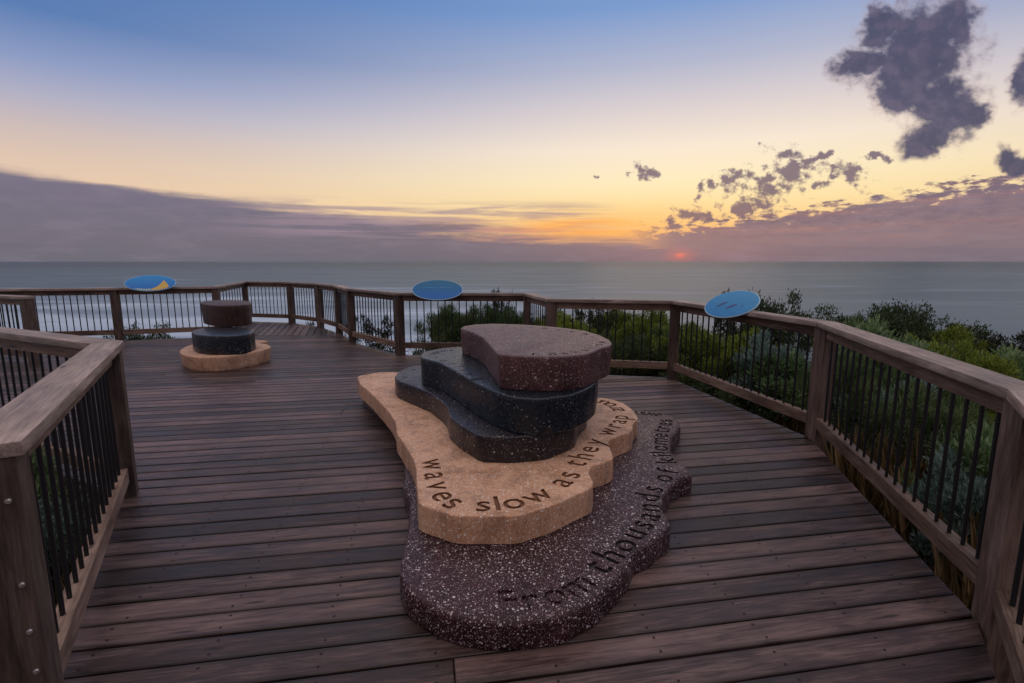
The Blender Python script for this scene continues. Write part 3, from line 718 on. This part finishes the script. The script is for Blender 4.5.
def panel(label, c, face_dir, tilt, a, b, low, high, shapes):
    t = thing('information_panel', label, 'sign', c, 'oval information panels on the railings')
    ang = math.atan2(face_dir[1], face_dir[0]) + math.pi / 2      # local -Y faces the reader
    rot = Matrix.Rotation(ang, 4, 'Z') @ Matrix.Rotation(tilt, 4, 'X')
    bm = bmesh.new(); ellipse_bm(bm, a, b, -.014, 0); put('board', bm_mesh(bm, 'board', 40), M['rim'], t, rot)
    bm = bmesh.new(); ellipse_bm(bm, a - .011, b - .011, .0, .0025, bev=.0008)
    fo = put('printed_face', bm_mesh(bm, 'printed_face', 40), print_mat('printed_face', low, high), t, rot)
    for nm, pts, col in shapes:
        bm = bmesh.new(); lo = [bm.verts.new((x * a, y * b, .0030)) for x, y in pts]
        f = bm.faces.new(lo); f.normal_update()
        if f.normal.z < 0: f.normal_flip()
        r = bmesh.ops.extrude_face_region(bm, geom=[f])
        for v in [g for g in r['geom'] if isinstance(g, bmesh.types.BMVert)]: v.co.z += .0008
        put(nm, bm_mesh(bm, nm), plain('print_ink', col, .4), fo)
    bm = bmesh.new(); box_bm(bm, -.16, .16, -.05, .05, -.06, -.016, .004); put('bracket', bm_mesh(bm, 'bracket'), M['steel'], t, rot)
    bm = bmesh.new(); box_bm(bm, -.06, .06, -.04, .04, -.13, -.03, .004); put('bracket_foot', bm_mesh(bm, 'bracket_foot'), M['steel'], t, Matrix.Rotation(ang, 4, 'Z'))
    return t
LB, HB = (.012, .165, .42), (.050, .30, .56)
panel('blue oval panel with a yellow headland shape, on the railing left of the small stack', (-7.10, 10.02, ZT + .095), (.5, -.87), R(33), .42, .27, (.0, .14, .50), (.015, .26, .62),
      [('yellow_shape', [(.08, -.70), (.02, -.93), (.35, -.88), (.62, -.70), (.72, -.45), (.60, .02), (.50, .32), (.44, .02), (.34, -.28), (.22, -.55)], (.55, .36, .04)), ('sand_band', [(-.62, -.62), (-.45, -.84), (-.1, -.945), (.0, -.94), (.05, -.72), (-.2, -.76)], (.30, .42, .34))])
panel('plain deep blue oval panel on the railing in the middle of the view', (-1.21, 8.27, ZT + .06), (.12, -1), R(34), .41, .27, (.004, .12, .42), (.012, .15, .28),
      [('wave_line', [(-.75, .12), (-.4, .25), (0, .15), (.4, .26), (.72, .12), (.4, .2), (0, .09), (-.4, .19)], (.02, .22, .45))])
panel('light blue oval panel with two dark blue shapes, on the right hand railing', (2.37, 5.48, ZT + .06), (-.90, -.42), R(36), .325, .235, (.01, .19, .46), (.06, .30, .56),
      [('dark_shape', [(-.48, -.28), (-.36, -.02), (-.22, .12), (-.16, .06), (-.24, -.12), (-.38, -.32)], (.012, .06, .22)), ('dark_shape', [(-.06, -.34), (.06, -.12), (.22, .02), (.28, -.06), (.18, -.26), (.02, -.42)], (.012, .06, .22)), ('dark_shape', [(.42, -.08), (.52, .0), (.56, -.06), (.46, -.14)], (.02, .12, .34))])

# ------------------------------------------------------------------ vegetation
rng = np.random.default_rng(11)
def tube(V, Fc, pts, r0, r1, n=5):
    i0 = len(V); m = len(pts)
    for k, p in enumerate(pts):
        t = (pts[min(k + 1, m - 1)] - pts[max(k - 1, 0)]).normalized()
        a = t.orthogonal().normalized(); b = t.cross(a); r = r0 + (r1 - r0) * k / (m - 1)
        for j in range(n):
            q = p + (a * math.cos(2 * math.pi * j / n) + b * math.sin(2 * math.pi * j / n)) * r
            V.append((q.x, q.y, q.z))
    for k in range(m - 1):
        for j in range(n):
            Fc.append((i0 + k * n + j, i0 + k * n + (j + 1) % n, i0 + (k + 1) * n + (j + 1) % n, i0 + (k + 1) * n + j))
def leaf_mesh(name, pos, axis, L, Wd, fold=.25):
    """one folded diamond leaf per row"""
    n = len(pos)
    axis = axis / np.linalg.norm(axis, axis=1, keepdims=True)
    rnd = rng.normal(size=(n, 3)); side = np.cross(axis, rnd); side /= np.linalg.norm(side, axis=1, keepdims=True)
    nrm = np.cross(side, axis)
    V = np.empty((n, 4, 3))
    V[:, 0] = pos
    V[:, 1] = pos + axis * (L * .48)[:, None] + side * (Wd * .5)[:, None] + nrm * (Wd * fold)[:, None]
    V[:, 2] = pos + axis * L[:, None] - nrm * (L * .08)[:, None]
    V[:, 3] = pos + axis * (L * .48)[:, None] - side * (Wd * .5)[:, None] + nrm * (Wd * fold)[:, None]
    idx = np.arange(n)[:, None] * 4
    tri = np.concatenate([idx + 0, idx + 1, idx + 2, idx + 0, idx + 2, idx + 3], axis=1).reshape(-1)
    me = bpy.data.meshes.new(name); me.vertices.add(n * 4); me.vertices.foreach_set('co', V.reshape(-1))
    nt_ = n * 2; me.loops.add(nt_ * 3); me.loops.foreach_set('vertex_index', tri.astype(np.int32))
    me.polygons.add(nt_); me.polygons.foreach_set('loop_start', np.arange(nt_, dtype=np.int32) * 3)
    me.update(calc_edges=True); me.validate()
    return me
def shrub_proto(kind):
    """unit-ish shrub about 1 m tall and 1.2 m wide -> (stem mesh, leaf mesh)"""
    r = random.Random(hash(kind) % 1000 if False else sum(map(ord, kind)))
    cfg = dict(dark=(95, 130, (.026, .048), (.010, .017), .085, .9, .35),
               green=(95, 100, (.050, .085), (.016, .027), .080, .95, .5),
               yellow=(95, 130, (.030, .052), (.010, .016), .070, .85, .7),
               blue=(90, 120, (.045, .075), (.014, .022), .075, .85, .6),
               upright=(85, 130, (.055, .095), (.007, .011), .085, 1.1, .95),
               twiggy=(38, 60, (.035, .060), (.012, .020), .055, 1.1, .4))[kind]
    nt_, nl, Lr, Wr, spread, tall, up = cfg
    V, Fc, P, A = [], [], [], []
    lobes = [(Vector((r.uniform(-.32, .32), r.uniform(-.32, .32), r.uniform(.45, .68) * tall)), r.uniform(.22, .36)) for _ in range(6)]
    for k in range(nt_):
        lc, lr = r.choice(lobes)
        dv = Vector((r.gauss(0, 1), r.gauss(0, 1), r.gauss(.35, .9))).normalized()
        tip = lc + dv * lr * r.uniform(.65, 1.12); tip.z = max(.06, tip.z)
        if kind == 'upright': tip.z += r.uniform(0, .18)
        root = Vector((r.gauss(0, .05), r.gauss(0, .05), -.12)); mid = root.lerp(tip, .5) + Vector((r.uniform(-.07, .07), r.uniform(-.07, .07), r.uniform(-.02, .10)))
        pts = [root, root.lerp(mid, .5), mid, mid.lerp(tip, .55) + Vector((r.uniform(-.03, .03), r.uniform(-.03, .03), r.uniform(-.02, .02))), tip]
        tube(V, Fc, pts, r.uniform(.006, .012), .0016, 4)
        ax = (pts[-1] - pts[-2]).normalized()
        for j in range(nl):
            if r.random() < .72: c = tip + Vector((r.gauss(0, 1), r.gauss(0, 1), r.gauss(0, .8))) * spread * .42
            else: c = mid.lerp(tip, r.uniform(.3, 1.0)) + Vector((r.gauss(0, 1), r.gauss(0, 1), r.gauss(0, 1))) * spread * .35
            P.append(c); o = (c - tip).normalized() if (c - tip).length > 1e-4 else ax
            A.append(o * .75 + ax * .55 + Vector((0, 0, up * .7)) + Vector((r.gauss(0, .35), r.gauss(0, .35), r.gauss(0, .35))))
    zt = sorted(p.z for p in P)[int(len(P) * .999)] + .03
    for p in P: p.z /= zt
    V = [(a, b, c / zt) for a, b, c in V]
    n = len(P); Pn = np.array([p[:] for p in P]); An = np.array([a[:] for a in A])
    L = rng.uniform(*Lr, n); Wd = rng.uniform(*Wr, n)
    me1 = bpy.data.meshes.new('stems'); me1.from_pydata(V, [], Fc)
    me2 = leaf_mesh('foliage', Pn, An, L, Wd)
    return me1, me2
M['bark'] = plain('bark', (.055, .042, .034), .9)
LM = dict(dark=leafmat('dark_leaf', (0.025, 0.040, 0.018), (0.060, 0.090, 0.035), (0.125, 0.163, 0.062)),
          green=leafmat('green_leaf', (0.054, 0.102, 0.041), (0.150, 0.240, 0.102), (0.324, 0.432, 0.204)),
          yellow=leafmat('yellow_leaf', (.062, .098, .016), (.19, .255, .038), (.40, .46, .08)),
          blue=leafmat('grey_leaf', (0.061, 0.105, 0.088), (0.154, 0.242, 0.204), (0.308, 0.407, 0.352)),
          upright=leafmat('upright_leaf', (0.036, 0.067, 0.028), (0.092, 0.147, 0.056), (0.210, 0.280, 0.105)),
          twiggy=leafmat('twiggy_leaf', (.014, .018, .012), (.030, .038, .022), (.06, .07, .04)))
PROTO = {}
for k in LM:
    a, b = shrub_proto(k); a.materials.append(M['bark']); b.materials.append(LM[k]); PROTO[k] = (a, b)
KINDNAME = dict(dark='coastal_shrub', green='coastal_shrub', yellow='coastal_shrub', blue='coastal_shrub', upright='coastal_shrub', twiggy='coastal_shrub')
def shrub(kind, label, u, vtop, Yd, width, group=None, zb=None):
    top = at_y(u, vtop, Yd); g = gz(top.x, top.y) if zb is None else zb
    hgt = max(.25, top.z - g)
    r = random.Random(int(u * 7 + vtop * 13))
    t = thing('coastal_shrub', label, 'shrub', (top.x, top.y, g), group)
    mt = Matrix.Rotation(r.uniform(0, 6.28), 4, 'Z') @ Matrix.Diagonal((width / 1.15, width / 1.15, hgt, 1))
    put('stems', PROTO[kind][0], None, t, mt); put('foliage', PROTO[kind][1], None, t, mt)
    return t
# above the right hand rails
shrub('dark', 'dark shrub poking up behind the light blue panel', 768, 290, 8.6, 1.5)
shrub('twiggy', 'thin dark twigs on the left of the light blue panel', 735, 290, 9.2, 1.1)
G1 = 'dark shrubs on the skyline behind the right hand railing'
shrub('dark', 'left end of the dark shrubs standing against the sea at right', 862, 305, 9.6, 1.7, G1)
shrub('dark', 'tallest dark shrub against the sea at right', 902, 301, 9.2, 1.9, G1)
shrub('dark', 'dark shrub with open twigs right of the tallest one on the skyline', 942, 317, 9.0, 1.8, G1)
shrub('twiggy', 'sparse twiggy shrub against the sea near the right edge', 985, 328, 8.6, 1.6, G1)
shrub('twiggy', 'sparse twiggy shrub at the right edge above the pale railing top', 1022, 331, 8.0, 1.6, G1)
shrub('dark', 'low dark shrub under the twiggy skyline near the right edge', 1000, 346, 7.4, 1.9, G1)
shrub('green', 'pale green fleshy shrub just over the near right railing', 880, 322, 6.4, 1.5)
shrub('yellow', 'olive yellow clump low among the dark skyline shrubs', 950, 324, 8.4, 1.3)
shrub('yellow', 'bright yellow green clump near the right edge above the railing top', 968, 340, 6.0, 1.25)
shrub('dark', 'dark mass below the skyline behind the yellow green clump', 915, 340, 7.2, 1.7)
# seen through the balusters of the right side bays
shrub('yellow', 'olive green clump between the skyline shrubs and the railing top', 915, 336, 6.8, 1.2)
shrub('green', 'mid green rounded shrub in front of the left end of the skyline shrubs', 845, 318, 7.2, 1.4)
shrub('green', 'leafy green shrub near the right edge below the twigs', 1010, 352, 6.2, 1.4)
G2 = 'shrubs seen through the right hand balusters'
for k, (kind, u, v, Yd, w, lab) in enumerate([
    ('yellow', 566, 312, 10.0, 1.4, 'yellow green shrub just right of the step in the railing'),
    ('yellow', 610, 309, 10.6, 1.7, 'tall olive shrub whose top reaches the rail behind the top slab'),
    ('yellow', 655, 307, 10.2, 1.5, 'tall olive shrub reaching the rail just left of the first right hand post'),
    ('yellow', 585, 322, 9.6, 1.6, 'yellow green shrub seen through the bay behind the top slab'),
    ('yellow', 640, 318, 9.4, 1.6, 'yellow green shrub left of the first right hand post, seen through balusters'),
    ('dark', 612, 330, 8.7, 1.3, 'dark low shrub seen through the bay behind the large stack'),
    ('yellow', 700, 322, 8.2, 1.6, 'bright yellow green shrub below the light blue panel'),
    ('yellow', 745, 328, 7.6, 1.5, 'yellow green shrub right below the end of the light blue panel'),
    ('upright', 672, 330, 8.6, 1.4, 'upright green shrub just behind the first right hand post'),
    ('blue', 790, 336, 6.8, 1.4, 'grey green shrub seen left of the second right hand post'),
    ('green', 760, 352, 6.7, 1.4, 'mid green shrub low behind the bay with the light blue panel'),
    ('dark', 720, 372, 7.2, 1.5, 'dark shrub low in the bay with the light blue panel'),
    ('upright', 850, 356, 5.2, 1.0, 'mid green shrub just past the second right hand post'),
    ('blue', 884, 372, 4.8, 1.1, 'grey green shrub behind the near right balusters'),
    ('upright', 930, 384, 4.4, 1.1, 'green shrub at mid bay behind the near right balusters'),
    ('dark', 882, 400, 4.5, 1.0, 'dark shrub low behind the near right balusters'),
    ('blue', 995, 460, 3.0, .8, 'pale grey blue bush low beside the right corner post'),
    ('dark', 960, 420, 3.7, 1.2, 'dark shrub beside the right corner post'),
    ('green', 1040, 420, 3.0, 1.1, 'green shrub outside the rail at the right edge')]):
    shrub(kind, lab, u, v, Yd, w, G2)
# middle and left
G3 = 'shrubs behind the middle railing'
shrub('upright', 'upright green shrub below the plain blue panel', 446, 306, 10.6, 1.3, G3)
shrub('upright', 'upright green shrub right of the plain blue panel', 484, 306, 10.2, 1.3, G3)
shrub('upright', 'upright green shrub beside the step in the railing', 514, 312, 10.0, 1.1, G3)
shrub('twiggy', 'dark twiggy shrub rising over the rail left of the top slab', 500, 289, 10.8, .9, G3)
shrub('twiggy', 'thin leafy twigs seen through the slanting bay left of the plain blue panel', 372, 314, 11.2, 1.2, G3)
shrub('dark', 'dark shrub below the upright shrubs in the middle', 462, 332, 10.0, 1.7, G3)
shrub('twiggy', 'twiggy dark shrub in the short bay behind the top slab', 566, 304, 10.4, 1.0, G3)
shrub('twiggy', 'small leafy twigs above the rail right of the top slab', 598, 300, 10.2, 1.1, G3)
shrub('dark', 'low dark bush under the far left railing below the panel', 140, 322, 11.6, 1.3)
shrub('twiggy', 'low twigs under the back railing of the alcove', 300, 322, 14.5, 1.2)
shrub('twiggy', 'low dark twigs under the slanting bay', 392, 340, 10.0, 1.3)
def shrub_at(kind, label, x, y, ztop, width, group=None):
    g = gz(x, y); t = thing('coastal_shrub', label, 'shrub', (x, y, g), group)
    mt = Matrix.Rotation(x * 5, 4, 'Z') @ Matrix.Diagonal((width / 1.15, width / 1.15, ztop - g, 1))
    put('stems', PROTO[kind][0], None, t, mt); put('foliage', PROTO[kind][1], None, t, mt)
G4 = 'plants behind the near left balusters'
shrub_at('blue', 'blue green bush seen through the near left balusters', -3.0, 2.85, .22, .85, G4)
shrub_at('green', 'green bush behind the near left balusters beside the far post', -3.35, 3.15, .34, .6, G4)
shrub_at('dark', 'dark bush low behind the near left balusters', -2.75, 2.2, -.02, .7, G4)

def grass():
    """dry and green blades over the ground beside the deck"""
    P, A = [], []
    r = random.Random(5)
    def ins(x, y):
        return any(a < x < b for a, b in scan(main_poly, y)) or any(a < x < b for a, b in scan(alc_poly, y))
    n = 0
    while n < 5200:
        if r.random() < .72: x, y = r.uniform(2.0, 7.5), r.uniform(1.2, 9.0)
        elif r.random() < .5: x, y = r.uniform(-4.5, -1.6), r.uniform(1.0, 4.2); lx = x + .35
        else: x, y = r.uniform(-9, 3), r.uniform(8.5, 13.5)
        if ins(x, y) or ins(x + .3, y) or ins(x - .25, y) or mnoise.noise(Vector((x * 1.1, y * 1.1, 9))) < -.12: continue
        n += 1; z = gz(x, y)
        for k in range(5):
            P.append((x + r.gauss(0, .035), y + r.gauss(0, .035), z)); A.append((r.gauss(0, .38), r.gauss(0, .38), 1))
    tall = len(P)
    while len(P) < tall + 1500:
        x, y = r.uniform(2.35, 3.5), r.uniform(1.5, 4.2)
        if ins(x - .2, y) or mnoise.noise(Vector((x * 2.2, y * 2.2, 3))) < .0: continue
        for k in range(6):
            P.append((x + r.gauss(0, .04), y + r.gauss(0, .04), gz(x, y))); A.append((r.gauss(0, .22), r.gauss(0, .22), 1))
    m = len(P); L = rng.uniform(.12, .46, m); L[tall:] = rng.uniform(.35, .95, m - tall); Wd = rng.uniform(.004, .009, m)
    me = leaf_mesh('grass', np.array(P), np.array(A), L, Wd, .1)
    o = put('grass', me, leafmat('dry_grass', (.045, .050, .018), (.19, .125, .055), (.46, .30, .14), .25, .7)); o['kind'] = 'stuff'
    tag(o, 'dry tan and green grass on the ground beside the deck', 'grass')
grass()
def heath():
    """low closed heath on the slope to the beach: reads as one mass"""
    P, A = [], []
    r = random.Random(8)
    n = 0
    while n < 2600:
        a = R(r.uniform(-60, 62)); rr = r.uniform(9, 34); x, y = rr * math.sin(a), rr * math.cos(a)
        if y < 9.5 and x < 3.4: continue
        if x < -2 and rr < 15: continue
        n += 1; z = gz(x, y); s = r.uniform(.25, .5) * (1 if x > 0 else .7)
        for k in range(34):
            dv = Vector((r.gauss(0, 1), r.gauss(0, 1), abs(r.gauss(0, 1)))).normalized() * s
            P.append((x + dv.x, y + dv.y, z + dv.z * .9)); A.append((dv.x, dv.y, dv.z + .25))
    m = len(P); L = rng.uniform(.06, .13, m); Wd = rng.uniform(.022, .045, m)
    me = leaf_mesh('heath', np.array(P), np.array(A), L, Wd)
    o = put('heath', me, leafmat('heath_leaf', (.016, .026, .012), (.045, .062, .024), (.11, .12, .045))); o['kind'] = 'stuff'
    tag(o, 'low dark green heath covering the slope beyond the railings', 'heath')
heath()
